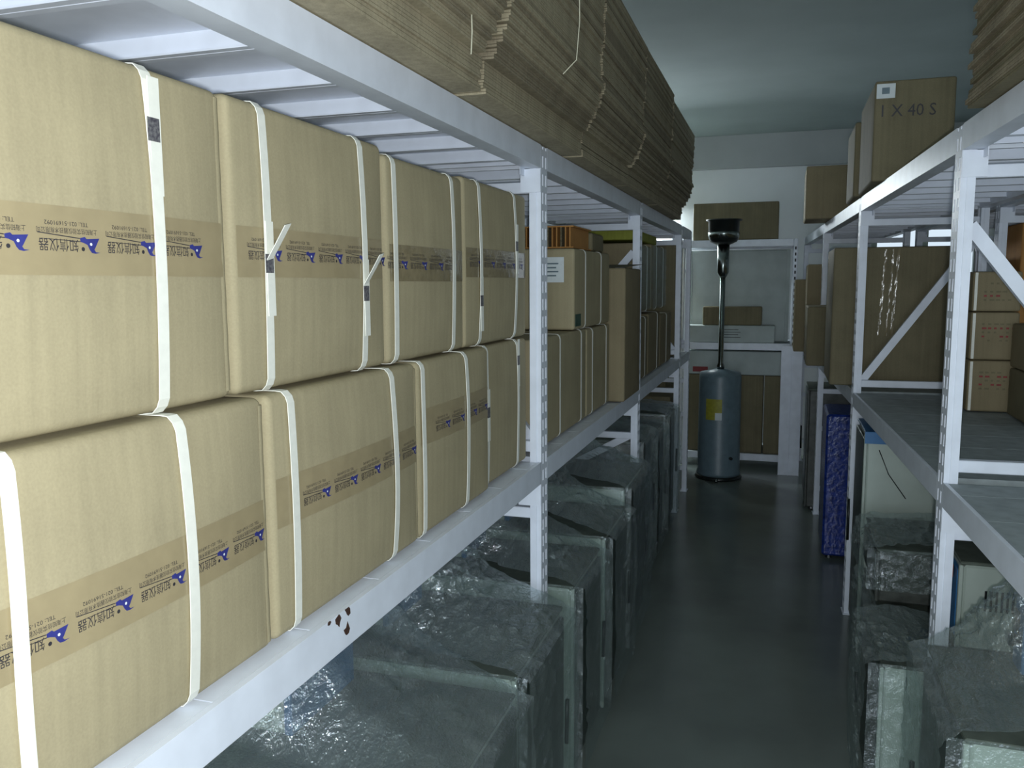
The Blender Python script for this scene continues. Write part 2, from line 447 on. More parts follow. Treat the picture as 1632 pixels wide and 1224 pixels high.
LY = [0.30, 2.30, 4.04, 5.78, 6.40]
rackL, beamsL = rack('storage_rack', 'lavender steel shelving along the left of the aisle, loaded with strapped cartons', (-0.65, 0, 0), 0, 1, LY, .60, (1.083, 1.985), 1.985, (0, 1, 2, 3),
                      braces={1: ((1.13, 1.78),), 2: ((1.75, 1.16), (.85, .56))}, mids={1: (.925, .55), 2: (.85, .59)})
RZ = RAD(2.4)
RO = Vector((0.415, 2.35, 0))
RYs = [-1.80, 0.0, 1.84, 3.66, 5.48]
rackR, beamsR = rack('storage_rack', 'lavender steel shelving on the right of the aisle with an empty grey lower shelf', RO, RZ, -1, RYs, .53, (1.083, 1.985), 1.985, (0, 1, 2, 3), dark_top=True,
                      braces={1: ((1.74, 1.15),), 2: ((1.13, 1.78),), 3: ((1.74, 1.15),)}, mids={1: (.945, .58)})
def RW(d, y, z=0.0):
    """right-rack frame (depth from the aisle face, run along the rack) to world"""
    c, s_ = cos(RZ), sin(RZ)
    return Vector((RO.x + c * d - s_ * y, RO.y + s_ * d + c * y, z))
def RWY(x, yw, z=0.0):
    return Vector((x, yw, z))
# second row, back to back with the right one
rack2, _b = rack('storage_rack', 'second row of steel shelving standing back to back behind the right one', RW(.57, 0), RZ, -1, RYs[1:4], .53, (1.083, 1.985), 1.985, (0, 1), dark_top=True, braces={0: ((1.74, 1.15),)})
# chipped paint on the near lower beam of the left rack
for (zi, bi, bo, y0, y1) in beamsL:
    if zi == 0 and bi == 0:
        for (cy, cz, r) in ((1.120, 1.074, .013), (1.150, 1.079, .010), (1.146, 1.046, .011), (1.092, 1.080, .006)):
            pts = []
            for k in range(9):
                a = 2 * pi * k / 9; rr = r * random.uniform(.5, 1.25)
                pts.append((cy + rr * .9 * cos(a), cz + rr * 1.1 * sin(a)))
            pts = [(a, min(b, 1.0828)) for a, b in pts]
            MB().prism(pts, 0, 0.0, .0006, RUST).build('paint_chip', bo)

# ------------------------------------------------------------------ printed tape
def text_mesh(body, width, height):
    c = bpy.data.curves.new('print', 'FONT'); c.body = body; c.resolution_u = 2
    o = bpy.data.objects.new('print', c); COL.objects.link(o)
    dg = bpy.context.evaluated_depsgraph_get()
    m = bpy.data.meshes.new_from_object(o.evaluated_get(dg))
    vs = [v.co.copy() for v in m.vertices]; fs = [tuple(p.vertices) for p in m.polygons]
    x0, x1 = min(v.x for v in vs), max(v.x for v in vs); y0, y1 = min(v.y for v in vs), max(v.y for v in vs)
    vs = [((v.x - x0) / (x1 - x0) * width, (v.y - y0) / (y1 - y0) * height) for v in vs]
    bpy.data.objects.remove(o); bpy.data.curves.remove(c); bpy.data.meshes.remove(m)
    return vs, fs
T_BIG = text_mesh('知信仪器', .047, .0125)
T_CO = text_mesh('上海知信实验仪器技术有限公司', .074, .0058)
T_TEL = text_mesh('TEL: 021-51691092', .053, .0042)
T_MARK = text_mesh('1 X 40 S', .19, .045)
def IMG(px, py): return ((px - 362) / 6460.0, -(py - 265) / 8073.0)
LOGO = [IMG(*p) for p in ((452, 268), (492, 257), (502, 274), (615, 264), (577, 342), (560, 368), (580, 378), (618, 381), (575, 391), (545, 385), (528, 362), (512, 322), (480, 306), (455, 300))]
def print_unit(mb, yo, zo, xf):
    """one repeat of the print, upside down, centred at (yo, zo); xf(y, z) gives the surface"""
    def put(T, y_right, z_top, mat):
        vs, fs = T
        mb.poly([(xf(yo + y_right - a, zo + z_top - b) + .0004, yo + y_right - a, zo + z_top - b) for a, b in vs], fs, mat)
    put(T_BIG, IMG(435, 0)[0], IMG(0, 283)[1], INKK)
    put(T_CO, IMG(600, 0)[0], IMG(0, 195)[1], INKK)
    put(T_TEL, IMG(525, 0)[0], IMG(0, 143)[1], INKK)
    def flat(poly, mat, d=.0004):
        mb.face([(xf(yo + a, zo + b) + d, yo + a, zo + b) for a, b in poly], mat)
    # figure mark: fan of triangles keeps the concave outline clean
    c = IMG(540, 312)
    for i in range(len(LOGO)):
        a, b = LOGO[i], LOGO[(i + 1) % len(LOGO)]
        if i in (6, 7): continue
        flat([c, a, b], INKB)
    flat([LOGO[5], LOGO[6], LOGO[8], LOGO[9]], INKB, .0005); flat([LOGO[6], LOGO[7], LOGO[8]], INKB, .0005)
    def disc(cx, cy, r, mat, d):
        q = IMG(cx, cy); flat([(q[0] + r * cos(2 * pi * k / 10), q[1] + r * sin(2 * pi * k / 10)) for k in range(10)], mat, d)
    disc(540, 315, .0016, PAPER, .0007); disc(473, 357, .0022, INKK, .0005)
    flat([IMG(128, 236), IMG(128, 243), IMG(450, 276), IMG(450, 268)], INKK)
    flat([IMG(150, 284), IMG(150, 288), IMG(455, 301), IMG(455, 294)], INKK)

# ------------------------------------------------------------------ cartons
def strap_ring(parent, hx, hy, hz, zc, ys, bul, width=.017, seal_z=None, tail=None, wob=0.0, mat=None, back=True):
    """plastic band looped around the carton in the x-z plane; a welded seal and loose tail on the front"""
    mat = mat or STRAP
    r = .016; off = .0026
    pts = []
    n = 14
    for k in range(n + 1):
        z = -hz + r + (2 * hz - 2 * r) * k / n
        b = bul(ys, z) if bul else 0
        yo = wob * sin(pi * (k / n)) + wob * .5 * sin(2 * pi * k / n)
        pts.append((hx + b + off, z, yo))
    for a in (30, 60):
        pts.append((hx - r + (r + off) * cos(RAD(a)), hz - r + (r + off) * sin(RAD(a)), 0))
    pts.append((hx - r, hz + off * .4, 0))
    if back:
        pts += [(-hx + r, hz + off * .4, 0), (-hx - off, hz - r, 0), (-hx - off, -hz + r, 0), (-hx + r, -hz - off * .3, 0)]
    pts.append((hx - r, -hz - off * .3, 0))
    for a in (60, 30):
        pts.append((hx - r + (r + off) * cos(RAD(a)), -hz + r - (r + off) * sin(RAD(a)), 0))
    m = len(pts); b = MB(); v = []
    for (x, z, yo) in pts:
        v += [(x, ys + yo - width / 2, z + zc), (x, ys + yo + width / 2, z + zc)]
    F = [(2 * i, 2 * i + 1, (2 * i + 3) % (2 * m), (2 * i + 2) % (2 * m)) for i in range(m)]
    b.poly(v, F, mat)
    st = b.build('strap', parent)
    md = st.modifiers.new('thick', 'SOLIDIFY'); md.thickness = .0012; md.offset = 1
    def fx(z): return hx + (bul(ys, z) if bul else 0) + off + .0016
    def fy(z):
        t = (z + hz - r) / (2 * hz - 2 * r); return ys + wob * sin(pi * t) + wob * .5 * sin(2 * pi * t)
    if seal_z is not None:
        z0, z1 = seal_z - .013 - zc, seal_z + .013 - zc
        MB().box(fx(z0), fx(z0) + .0012, fy(z0) - width * .53, fy(z0) + width * .53, z0 + zc, z1 + zc, SEAL).build('seal', st)
        # overlapping second layer of band above and below the weld
        MB().box(fx(z0) - .0004, fx(z0) + .0006, fy(z0) - width * .35, fy(z0) + width * .68, z0 + zc - .06, z1 + zc + .045, mat).build('strap_overlap', st)
    if tail:
        z0 = tail - zc; pts2 = [(fx(z0), fy(z0), z0), (fx(z0) + .012, fy(z0) + .004, z0 + .022), (fx(z0) + .026, fy(z0) + .010, z0 + .05)]
        b2 = MB(); v = []
        for (x, y, z) in pts2: v += [(x, y - width * .45, z + zc), (x, y + width * .45, z + zc + .003)]
        b2.poly(v, [(0, 1, 3, 2), (2, 3, 5, 4)], mat); t_ = b2.build('strap_tail', st)
        md = t_.modifiers.new('thick', 'SOLIDIFY'); md.thickness = .001
    return st
def carton(label, y0, y1, z0, z1, xf, depth=.50, bulge=.008, r=.013, mat=None, group=None, rz=0.0, name='carton', flap=True, xdir=1, cat='box'):
    """carton on the left rack; front towards +X at xf.  Returns (root, hx, hy, hz, bul)"""
    hx, hy, hz = depth / 2, (y1 - y0) / 2, (z1 - z0) / 2
    t = thing(name, label, cat, (xf - hx, (y0 + y1) / 2, z0), rz, group)
    bul = lambda y, z: bulge * max(0, 1 - (y / hy) ** 2) * max(0, 1 - (z / hz) ** 2)
    MB().rbox(hx, hy, hz, r, mat or CB, bul, 8, hz).build('board_shell', t, True)
    return t, hx, hy, hz, bul
def tape_strip(t, hx, hy, hz, bul, zt, th, mat=TAPE, prints=None, name='tape', sag=0.0, seed=0):
    """tape across the front at local height zt, height th; prints = list of y for the printed repeats"""
    zc = hz
    rnd = random.Random(seed)
    def xf(y, z): return hx + bul(y, z - zc) + .0007
    def fn(u, v):
        y = -hy + .012 + (2 * hy - .024) * u; z = zt + sag * u - th / 2 + th * v
        w_ = rnd.uniform(0, .00025) if mat is CTAPE else 0
        return (xf(y, z) + w_, y, z)
    o = MB().sheet(fn, 26, 4, mat).build(name, t, True)
    if prints:
        pb = MB()
        for (yp, zp) in prints: print_unit(pb, yp, zp, xf)
        pb.build('tape_print', o)
    # tape folds on over both vertical edges of the front
    return o
GB = 'strapped cartons on the near left shelf'
specs = [  # label, y0, y1, z0, z1, xf, straps[(y, seal, tail)], tape z, mat
    ('large kraft carton of the upper row, leftmost, black seal on its white strap', .485, .936, 1.4525, 1.846, -.690, [(.545, None, None), (.80, 1.775, None)], 1.645, TAPE),
    ('kraft carton of the upper row, second from the left, strap seal over the printed tape', .943, 1.392, 1.4525, 1.848, -.690, [(1.018, 1.630, 1.632), (1.300, 1.585, 1.60)], 1.645, TAPE),
    ('kraft carton of the upper row, third from the left, two plain straps', 1.400, 1.792, 1.4525, 1.836, -.690, [(1.430, None, None), (1.715, None, None)], 1.640, CTAPE),
    ('kraft carton of the upper row, directly beside the nearest left upright', 1.800, 2.292, 1.4525, 1.844, -.692, [(1.893, 1.56, None), (2.170, 1.70, None)], 1.650, CTAPE),
    ('large kraft carton of the lower row at the left edge, printed tape near its bottom', .515, .980, 1.090, 1.447, -.674, [(.572, None, None), (.805, None, None)], 1.27, TAPE),
    ('kraft carton of the lower row, second from the left, worn taped corner', .987, 1.488, 1.090, 1.447, -.674, [(1.040, None, None), (1.370, None, None)], 1.29, TAPE),
    ('kraft carton of the lower row, third from the left, standing near the lower beam end', 1.494, 1.918, 1.090, 1.447, -.676, [(1.515, None, None), (1.755, None, None)], 1.315, TAPE),
    ('kraft carton of the lower row, directly beside the nearest left upright', 1.924, 2.296, 1.090, 1.447, -.693, [(1.945, 1.28, None), (2.195, 1.39, None)], None, None),
]
for i, (lab, y0, y1, z0, z1, xf, straps, tz, tm) in enumerate(specs):
    t, hx, hy, hz, bul = carton(lab, y0, y1, z0, z1, xf, group=GB, bulge=.010 if i < 6 else .007)
    yc = (y0 + y1) / 2
    if tz:
        first = math.ceil((y0 + .035 - .67) / .0855)
        pr = []
        k = first
        while .67 + k * .0855 < y1 - .035:
            yy = .67 + k * .0855
            pr.append((yy - yc, tz - z0 + .004)); k += 1
        if i in (4, 5, 6): pr = [(a, tz - z0 - .004) for a, _ in pr]
        tape_strip(t, hx, hy, hz, bul, tz - z0, .068 if i < 4 else .072, tm, pr, seed=i)
        if i in (0, 1):      # the seam of the board flaps shows as a thin line through the tape
            MB().sheet(lambda u, v: (hx + bul(-hy + 2 * hy * u, tz - z0 + .003 - hz) + .00035, -hy + .015 + (2 * hy - .03) * u, tz - z0 + .003 + .0022 * v), 20, 1, CB2).build('flap_seam', t)
    for (ys, sz, tl) in straps:
        strap_ring(t, hx, hy, hz, hz, ys - yc, bul, seal_z=(sz - z0) if sz else None, tail=(tl - z0) if tl else None, wob=random.uniform(-.004, .004))
    # worn paper-taped corner edge on the far side of the front
    def cor(u, v, hx=hx, hy=hy, hz=hz):
        z = .01 + (2 * hz - .02) * u; w_ = .0016 + .0005 * sin(u * 23 + i) ** 2; a = RAD(-15 + 105 * v)
        return (hx - .013 + (.013 + w_) * cos(a), hy - .013 + (.013 + w_ * .6) * sin(a), z)
    if i in (0, 4, 5): MB().sheet(cor, 26, 7, CB).build('worn_corner', t, True)
# pressed finger dent of the leftmost carton
# ------------------------------------------------------------------ cartons further along the left shelf
def plain(label, x0, x1, y0, y1, z0, z1, mat=CB2, rz=0.0, name='carton', group=None, r=.010, bulge=0.0, cat='box'):
    hx, hy, hz = (x1 - x0) / 2, (y1 - y0) / 2, (z1 - z0) / 2
    t = thing(name, label, cat, ((x0 + x1) / 2, (y0 + y1) / 2, z0), rz, group)
    MB().rbox(hx, hy, hz, r, mat, None, 3, hz).build('board_shell', t, True)
    # joint between the two top flaps, cut as a slim groove strip
    MB().box(-hx + .012, hx - .012, -.0015, .0015, 2 * hz - .0005, 2 * hz + .0006, EDGE).build('flap_seam', t)
    return t, hx, hy, hz
def loops(t, hx, hy, hz, ys):
    for y in ys: strap_ring(t, hx, hy, hz, hz, y, None, width=.014)
G2 = 'strapped cartons on the second left bay'
t, hx, hy, hz = plain('strapped carton of the bottom row right behind the nearest left upright', -1.20, -.695, 2.40, 3.085, 1.090, 1.432, CB, group=G2); loops(t, hx, hy, hz, (-.06, .25))
t, hx, hy, hz = plain('strapped carton of the bottom row beside the tall narrow carton', -1.20, -.695, 3.095, 3.535, 1.090, 1.428, CB, group=G2); loops(t, hx, hy, hz, (-.13, .14))
t, hx, hy, hz = plain('carton with a white paper label on its end, on the second row', -1.20, -.690, 2.87, 3.50, 1.436, 1.722, CB, group=G2); loops(t, hx, hy, hz, (-.15, .13))
MB().box(.13, .218, -hy - .0022, -hy - .0010, hz * 2 - .118, hz * 2 - .030, PAPER).build('paper_label', t)
lb = MB()
for k in range(4): lb.box(.150, .198 - .008 * (k % 2), -hy - .0026, -hy - .0023, hz * 2 - .055 - k * .014, hz * 2 - .050 - k * .014, BGREY)
lb.build('label_print', t)
MB().box(hx + .0004, hx + .0014, -hy + .015, -hy + .10, .012, .055, GREENT).build('green_tape', t)
t, hx, hy, hz = plain('tall narrow carton standing forward of its neighbours, second left bay', -1.10, -.632, 3.56, 3.965, 1.087, 1.665, CB2)
MB().poly([(-hx, -hy + .01, 2 * hz + .001), (hx - .01, -hy + .01, 2 * hz + .001), (hx + .02, hy - .01, 2 * hz + .022), (-hx, hy - .01, 2 * hz + .022)], [(0, 1, 2, 3)], CB3).build('open_flap', t)
cs = thing('corrugated_pad', 'corrugated pad with open flutes, orange glow coloured in, under the upper shelf', 'packaging', (-.97, 2.98, 1.728))  # orange glow of light through the flutes is put into the board colour
MB().box(-.25, .25, 0, .30, 0, .005, CBO).build('liner', cs); MB().box(-.25, .25, 0, .30, .075, .08, CBO).build('liner', cs)
for k in range(30):
    MB().box(-.245 + k * .0165, -.240 + k * .0165, .002, .30, .005, .075, CBO if k % 3 else EDGE).build('flute', cs)
plain('flat brown carton lying on the labelled carton below the upper shelf', -1.15, -.72, 3.30, 3.52, 1.728, 1.80, CB3)
plain('thin yellow-green carton tucked below the upper shelf in the third left bay', -1.20, -.72, 4.35, 5.1, 1.822, 1.875, CBY)
G3 = 'film-wrapped cartons in the third left bay'
for (a, b, z0, z1, lab, ss) in ((4.16, 4.62, 1.09, 1.42, 'carton of the lower row just past the second left upright', (.12,)), (4.64, 5.10, 1.09, 1.43, 'carton in the middle of the lower row, third left bay', (.1,)),
                        (5.12, 5.66, 1.09, 1.41, 'carton at the far end of the lower row, third left bay', (0.,)),
                        (4.20, 4.70, 1.45, 1.80, 'film-wrapped carton of the upper row just past the second left upright', (-.15, .1)), (4.72, 5.30, 1.45, 1.815, 'film-wrapped carton of the upper row, middle of the third left bay', (-.1, .18)),
                        ):
    t, hx, hy, hz = plain(lab, -1.2, -.694, a, b, z0, z1, CB2, group=G3); loops(t, hx, hy, hz, ss)
    if z0 > 1.4:
        rn = random.Random(int(a * 100))
        MB().sheet(lambda u, v: (hx + .006 + rn.uniform(0, .004), -hy + 2 * hy * u, .01 + (2 * hz - .02) * v), 22, 18, FILM2).build('stretch_film', t, True)

plain('tall carton added past the third left upright to block lamp light', -1.2, -.70, 5.90, 6.34, 1.09, 1.86, CB3)  # added carton, blocks the lamp's light past the third upright
plain('dark carton added on the floor past the third left upright to block light', -1.22, -.72, 5.90, 6.34, .001, .80, CB3)  # added below it to stop lamp light near the floor
plain('big carton added to block light beyond the left shelving, lower of two', -1.45, -.84, 6.56, 7.30, .001, .96, CB3)  # added pair, closes off lamp light behind the left rack
plain('big carton added to block light beyond the left shelving, upper of two', -1.45, -.84, 6.56, 7.30, .963, 1.92, CB3)  # upper half of the added light block
pn = thing('upright_stand_in', 'lavender steel sheet standing in for a rack upright at the right aisle end', 'panel', (.02, 7.20, 0))  # plain sheet standing in for the lower part of a rack upright
MB().box(0, .165, 0, .003, 0, 1.08, PAINT).build('sheet', pn)
for (a, b) in ((0, .003), (.162, .165), (.08, .083)): MB().box(a, b, -.028, -.0004, .002, 1.078, PAINT).build('folded_edge', pn)
# ------------------------------------------------------------------ flattened cartons on the left upper shelf
def flat_mesh(L, D, th, mat):
    b = MB()
    t2 = th * .45
    for z in (0, th - t2):
        b.box(-D, 0, 0, L, z, z + t2, mat)
    b.box(-D + .02, -.004, .01, L - .01, t2, th - t2, EDGE)      # flutes seen in the gap
    return b.mesh('flat_carton')
stacks = [(.66, 1.63, 44, 'near end of the left upper shelf'), (1.655, 2.535, 46, 'shelf top above the nearest left upright'), (2.56, 3.36, 46, 'middle of the left upper shelf'),
          (3.38, 4.25, 45, 'shelf top above the second left upright'), (4.27, 5.32, 43, 'far end of the left upper shelf')]
for si, (ya, yb, n, where) in enumerate(stacks):
    L = yb - ya
    ms = [flat_mesh(L - .02, .54, .0105, m) for m in (FLAT, FLAT2, FLAT)]
    z = 1.9875
    rn = random.Random(si * 31 + 5)
    big = flat_mesh(L, .56, .0105, FLAT)
    drift = 0.0
    for k in range(n):
        me = big if k < 6 else rn.choice(ms)
        if k % 9 == 0: drift = (-.003, .004, -.005, .003, .005)[k // 9 % 5]
        fx_ = -.590 + .070 * min(1, k / 16.0) + drift + rn.uniform(-.0022, .0022) - .0035 * si
        if k < 6: fx_ = -.588 + rn.uniform(-.002, .002) - .0035 * si
        o = link('flat_carton', me, None)
        o.location = (fx_, ya + rn.uniform(0, .018), z)
        o.rotation_euler = (0, 0, RAD(rn.uniform(-.25, .25)))
        tag(o, ('lowest' if k == 0 else 'topmost' if k == n - 1 else 'one') + ' of the flattened brown cartons bundled at the ' + where, 'carton', 'flattened cartons, ' + where)
        z += .0110 + (0.0035 if rn.random() < .18 else 0)
tw = MB().tube([(-.557, 1.500, 2.02), (-.5545, 1.50, 2.06), (-.556, 1.502, 2.10)], .0014, TWINE, 5).build('twine'); tag(tw, 'short end of pale twine hanging on the near flattened bundle', 'twine')
tw = MB().tube([(-.515, 2.02, 2.10), (-.482, 2.02, 2.13), (-.475, 2.022, 2.22), (-.476, 2.02, 2.32)], .0014, TWINE, 5).build('twine'); tag(tw, 'long pale twine hanging down the bundle above the nearest upright', 'twine')

# ------------------------------------------------------------------ lab instruments under film
def instrument(label, xf, y0, y1, ztop, s, depth=.42, head=None, film=True, body=WHITE, top=TOPG, door=DOOR, name='lab_instrument', fz=.05, rz=0.0, group=None, film_seed=0, zbase=0.0, slack=.05, vents=False):
    """s=+1: front towards +X (left rack), s=-1 front towards -X.  head=(u0,u1,ya,yb,z1): control head at the back"""
    t = thing(name, label, 'instrument', (xf, y0, zbase), rz, group)
    X = lambda u: -s * u
    W = y1 - y0; H = ztop - zbase
    g = .022 if zbase == 0 else .006
    MB().box(*sorted((X(.014), X(depth))), 0, W, g, H - .010, body, .006).build('body', t)
    for (u, y) in ((.05, .04), (.05, W - .04), (depth - .05, .04), (depth - .05, W - .04)):
        MB().lathe([(.016, 0), (.018, .004), (.014, g)], BLACK, 10, (X(u), y)).build('foot', t)
    MB().box(*sorted((X(.004), X(depth - .002))), .003, W - .003, H - .0099, H, top, .003).build('top_sheet', t)
    d = MB().box(*sorted((X(0), X(.0138))), .018, W - .006, g + .03, H - .03, door, .003).build('door', t)
    MB().tube([(X(-.022), W - .06, H * .42), (X(-.024), W - .06, H * .62)], .006, BLACK, 8).build('handle', d, True)
    MB().box(*sorted((X(.002), X(.013))), 0.001, .0175, g, H - .011, body, .002).build('edge_trim', t)
    if vents:
        vb = MB()
        for k in range(16): vb.box(*sorted((X(.07 + k * .014), X(.076 + k * .014))), -.0012, .0004, H - .14, H - .08, HOLE)
        vb.build('vent_slots', t)
    if head:
        u0, u1, ya, yb, z1 = head
        h = MB().box(*sorted((X(u0 + .02), X(u1))), ya, yb, H + .0005, z1, body, .005).build('control_head', t)
        MB().box(*sorted((X(u0), X(u0 + .0198))), ya - .002, yb + .002, H + .0005, z1 + .002, BLUE, .003).build('front_panel', h)
        MB().box(*sorted((X(u0 - .003), X(u0 - .0002))), ya + .03, ya + .03 + (yb - ya) * .45, z1 - .09, z1 - .04, BLACK, .001).build('display', h)
        MB().tube([(X(u0 - .0002), yb - .05, z1 - .10), (X(u0 - .022), yb - .05, z1 - .10)], .014, BLACK, 12).build('knob', h, True)
        vb = MB()
        for k in range(12): vb.box(*sorted((X(u0 + .06 + k * .016), X(u0 + .066 + k * .016))), ya - .0012, ya + .0004, z1 - .075, z1 - .035, HOLE)
        vb.build('vent_slots', h)
    if film:
        rn = random.Random(film_seed)
        NU, NV = 84, 52
        so = Vector((film_seed * 3.1, film_seed * 1.7, 0))
        def crumple(q, w_):
            """creased relief: sharp ridges, strongest in a few gathered patches"""
            p = q + so
            r1 = 1 - abs(MN.noise(p * 7.0)) * 2.2; r2 = 1 - abs(MN.noise(p * 19.0 + Vector((5, 1, 0)))) * 2
            m = max(0.0, MN.noise(p * 4.0 + Vector((9, 9, 9))) * 1.6 + .15)
            return max(0, .010 * max(0, r1) ** 3 + (.002 + .010 * m) * max(0, r2) ** 2 * w_)
        # profile from the back over the head, down to the front edge, then down the front
        if head: P = [(u1 - .04, z1 + .010), (u0 - .006, z1 + .012), (u0 * .55 + .0, H + (z1 - H) * .42), (.02, H + .014), (-.034, H - .012), (-.040, H * .55), (-.036, fz)]
        elif film == 'front': P = [(.012, H + .008), (-.030, H - .008), (-.040, H * .5), (-.036, fz)]
        elif film == 'edge': P = [(.19, H + .006), (.10, H + .016), (.02, H + .012), (-.034, H - .012), (-.040, H * .5), (-.036, fz)]
        else: P = [(depth - .02, H + .010), (depth * .55, H + .030), (.02, H + .012), (-.034, H - .012), (-.040, H * .5), (-.036, fz)]
        segs = [0.0]
        for a, b in zip(P, P[1:]): segs.append(segs[-1] + math.hypot(b[0] - a[0], b[1] - a[1]))
        def prof(q):
            q *= segs[-1]
            for i in range(len(P) - 1):
                if q <= segs[i + 1] + 1e-9:
                    f_ = (q - segs[i]) / (segs[i + 1] - segs[i]); return (P[i][0] + (P[i + 1][0] - P[i][0]) * f_, P[i][1] + (P[i + 1][1] - P[i][1]) * f_)
            return P[-1]
        def fn(u, v):
            uu, z = prof(u)
            y = -.003 + (W + .006) * v
            k = crumple(Vector((uu * 1.6, y, z * 1.6)), 1.0 + (1.2 if (head and z > H + .03) else 0)) + rn.uniform(0, .0010)
            uu -= k * .55; z += k * .8
            if head and not (head[2] - .03 < y < head[3] + .03) and z > H + .02:     # film slopes down beside the head
                dist = max(head[2] - y, y - head[3]) - .03
                z = H + .02 + (z - H - .02) * max(.22, 1 - dist * 6)
            return (X(uu), y, z)
        MB().sheet(fn, NU, NV, FILM).build('stretch_film', t, film_seed % 2 == 1)
        # gathered film on the camera-side end
        def fn2(u, v):
            uu = -.03 + (depth + .02) * u; z = fz + (H - fz + .004) * v
            return (X(uu), -.0025 - .55 * crumple(Vector((uu, 7.0, z)), 1.0), z)
        MB().sheet(fn2, 34, 34, FILM2).build('film_end', t)
    return t
GI = 'film-wrapped instruments under the left shelf'
instrument('film-wrapped lab instrument in the lower left corner, nearest under the shelf', -.560, 1.00, 1.775, .645, 1, head=(.40, .62, .45, .72, .36 + .55), depth=.62, film_seed=1, group=GI)
instrument('second film-wrapped instrument under the left shelf, grey top with a blue-edged head', -.572, 1.800, 2.27, .668, 1, head=(.42, .62, .18, .40, .93), depth=.62, film_seed=2, group=GI)
instrument('white instrument with bright end and corner behind the nearest left upright', -.586, 2.45, 2.865, .658, 1, head=(.42, .60, .16, .36, .95), depth=.60, film_seed=3, group=GI)
instrument('grey-topped instrument with one pale vertical edge before the second left upright', -.582, 2.915, 3.37, .680, 1, head=(.40, .60, .10, .35, .97), depth=.60, film_seed=4, group=GI)
instrument('film-wrapped instrument beside the second left upright, glints on its film', -.598, 3.40, 3.93, .745, 1, head=(.36, .60, .15, .42, .96), depth=.60, film_seed=5, group=GI)
for k, (a, b, z, lab) in enumerate(((4.15, 4.62, .80, 'dark wrapped instrument just past the second left upright'), (4.68, 5.14, .74, 'dark wrapped instrument in the middle of the third left bay'), (5.2, 5.7, .78, 'dark wrapped instrument before the third left upright'))):
    instrument(lab, -.665, a, b, z, 1, depth=.55, body=DGREY, film_seed=10 + k, group=GI)
# right side
GR = 'film-wrapped instruments under the right shelf'
instrument('film-wrapped instrument in the lower right corner, nearest under the shelf', .360, 1.70, 2.15, .727, -1, depth=.50, head=(.175, .40, .33, .40, .90), film_seed=21, group=GR)
instrument('low white instrument with film on its end, right of the aisle floor', .300, 2.47, 2.90, .520, -1, depth=.60, film='edge', film_seed=22, group=GR)
i1 = instrument('white instrument with vent slots and a blue front behind the nearest right upright', .512, 2.60, 2.86, .800, -1, depth=.36, film=False, zbase=.535, door=BLUE, top=TOPG, vents=True)
MB().box(-.012, -.004, .05, .20, .20, .24, ORANGE, .002).build('orange_switch', i1)
instrument('grey wrapped instrument low in the right row, lower of a stacked pair', .352, 3.10, 3.58, .440, -1, depth=.46, body=DGREY, film='front', film_seed=23, group=GR)
instrument('grey wrapped instrument stacked on another beside the right aisle', .350, 3.12, 3.56, .660, -1, depth=.44, body=DGREY, film_seed=24, zbase=.462, group=GR)
rd = instrument('white panelled instrument with a blue top band before the second right upright', .352, 3.74, 4.12, .975, -1, depth=.44, film=False, top=BLUE)
MB().box(.003, .43, -.0016, -.0004, .925, .974, BLUE).build('blue_band', rd)
MB().tube([(.06, -.004, .90), (.10, -.0045, .80), (.17, -.004, .70)], .0022, BLACK, 6).build('cable', rd, True)
bl = thing('steel_cabinet', 'deep blue glossy cabinet beyond the second right upright', 'cabinet', (.272, 5.03, 0))
MB().box(.0, .40, 0, .45, .02, .85, BLUED, .012).build('cabinet_body', bl)
for (x, y) in ((.04, .04), (.36, .04), (.04, .41), (.36, .41)): MB().lathe([(.018, 0), (.014, .02)], BLACK, 10, (x, y)).build('foot', bl)
instrument('dark instrument at the far end of the right row', .20, 6.12, 6.6, .86, -1, depth=.45, body=DGREY, film=False)

# ------------------------------------------------------------------ cartons on the right shelves
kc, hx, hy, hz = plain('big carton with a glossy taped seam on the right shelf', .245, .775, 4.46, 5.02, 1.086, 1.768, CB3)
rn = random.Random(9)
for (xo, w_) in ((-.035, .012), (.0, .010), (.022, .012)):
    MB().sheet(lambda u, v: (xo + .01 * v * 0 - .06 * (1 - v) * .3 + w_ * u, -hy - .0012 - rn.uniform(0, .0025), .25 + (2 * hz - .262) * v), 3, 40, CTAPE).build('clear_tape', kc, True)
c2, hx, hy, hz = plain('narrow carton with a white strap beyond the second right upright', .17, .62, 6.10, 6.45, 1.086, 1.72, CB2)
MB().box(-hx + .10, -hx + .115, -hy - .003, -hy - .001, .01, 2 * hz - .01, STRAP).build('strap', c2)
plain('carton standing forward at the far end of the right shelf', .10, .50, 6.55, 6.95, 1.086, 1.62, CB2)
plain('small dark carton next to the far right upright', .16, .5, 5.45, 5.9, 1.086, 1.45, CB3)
GC = 'carton column behind the nearest right upright'
zc_ = [1.0865, 1.292, 1.482, 1.640]
labs = ['bottom carton of the printed column behind the nearest right upright', 'middle carton of the printed column behind the nearest right upright', 'top carton of the printed column behind the nearest right upright']
for k in range(3):
    t, hx, hy, hz = plain(labs[k], .715, .885, 3.68, 4.05, zc_[k], zc_[k + 1] - .003, CB2, group=GC)
    pr = MB()
    for r_ in range(5):
        for c_ in range(6):
            if random.random() < .8: pr.box(-.045 + c_ * .021, -.045 + c_ * .021 + random.uniform(.008, .017), -hy - .0010, -hy - .0004, hz * 2 - .05 - r_ * .016, hz * 2 - .043 - r_ * .016, RED if r_ % 2 else CB3)
    pr.build('carton_print', t)
    MB().box(-hx + .006, -hx + .016, -hy - .003, -hy - .001, .004, 2 * hz - .004, STRAP).build('strap', t)
t, hx, hy, hz = plain('carton with red print and a white strap at the right edge of the shelf', .845, .93, 3.30, 3.62, 1.089, 1.27, CB3)
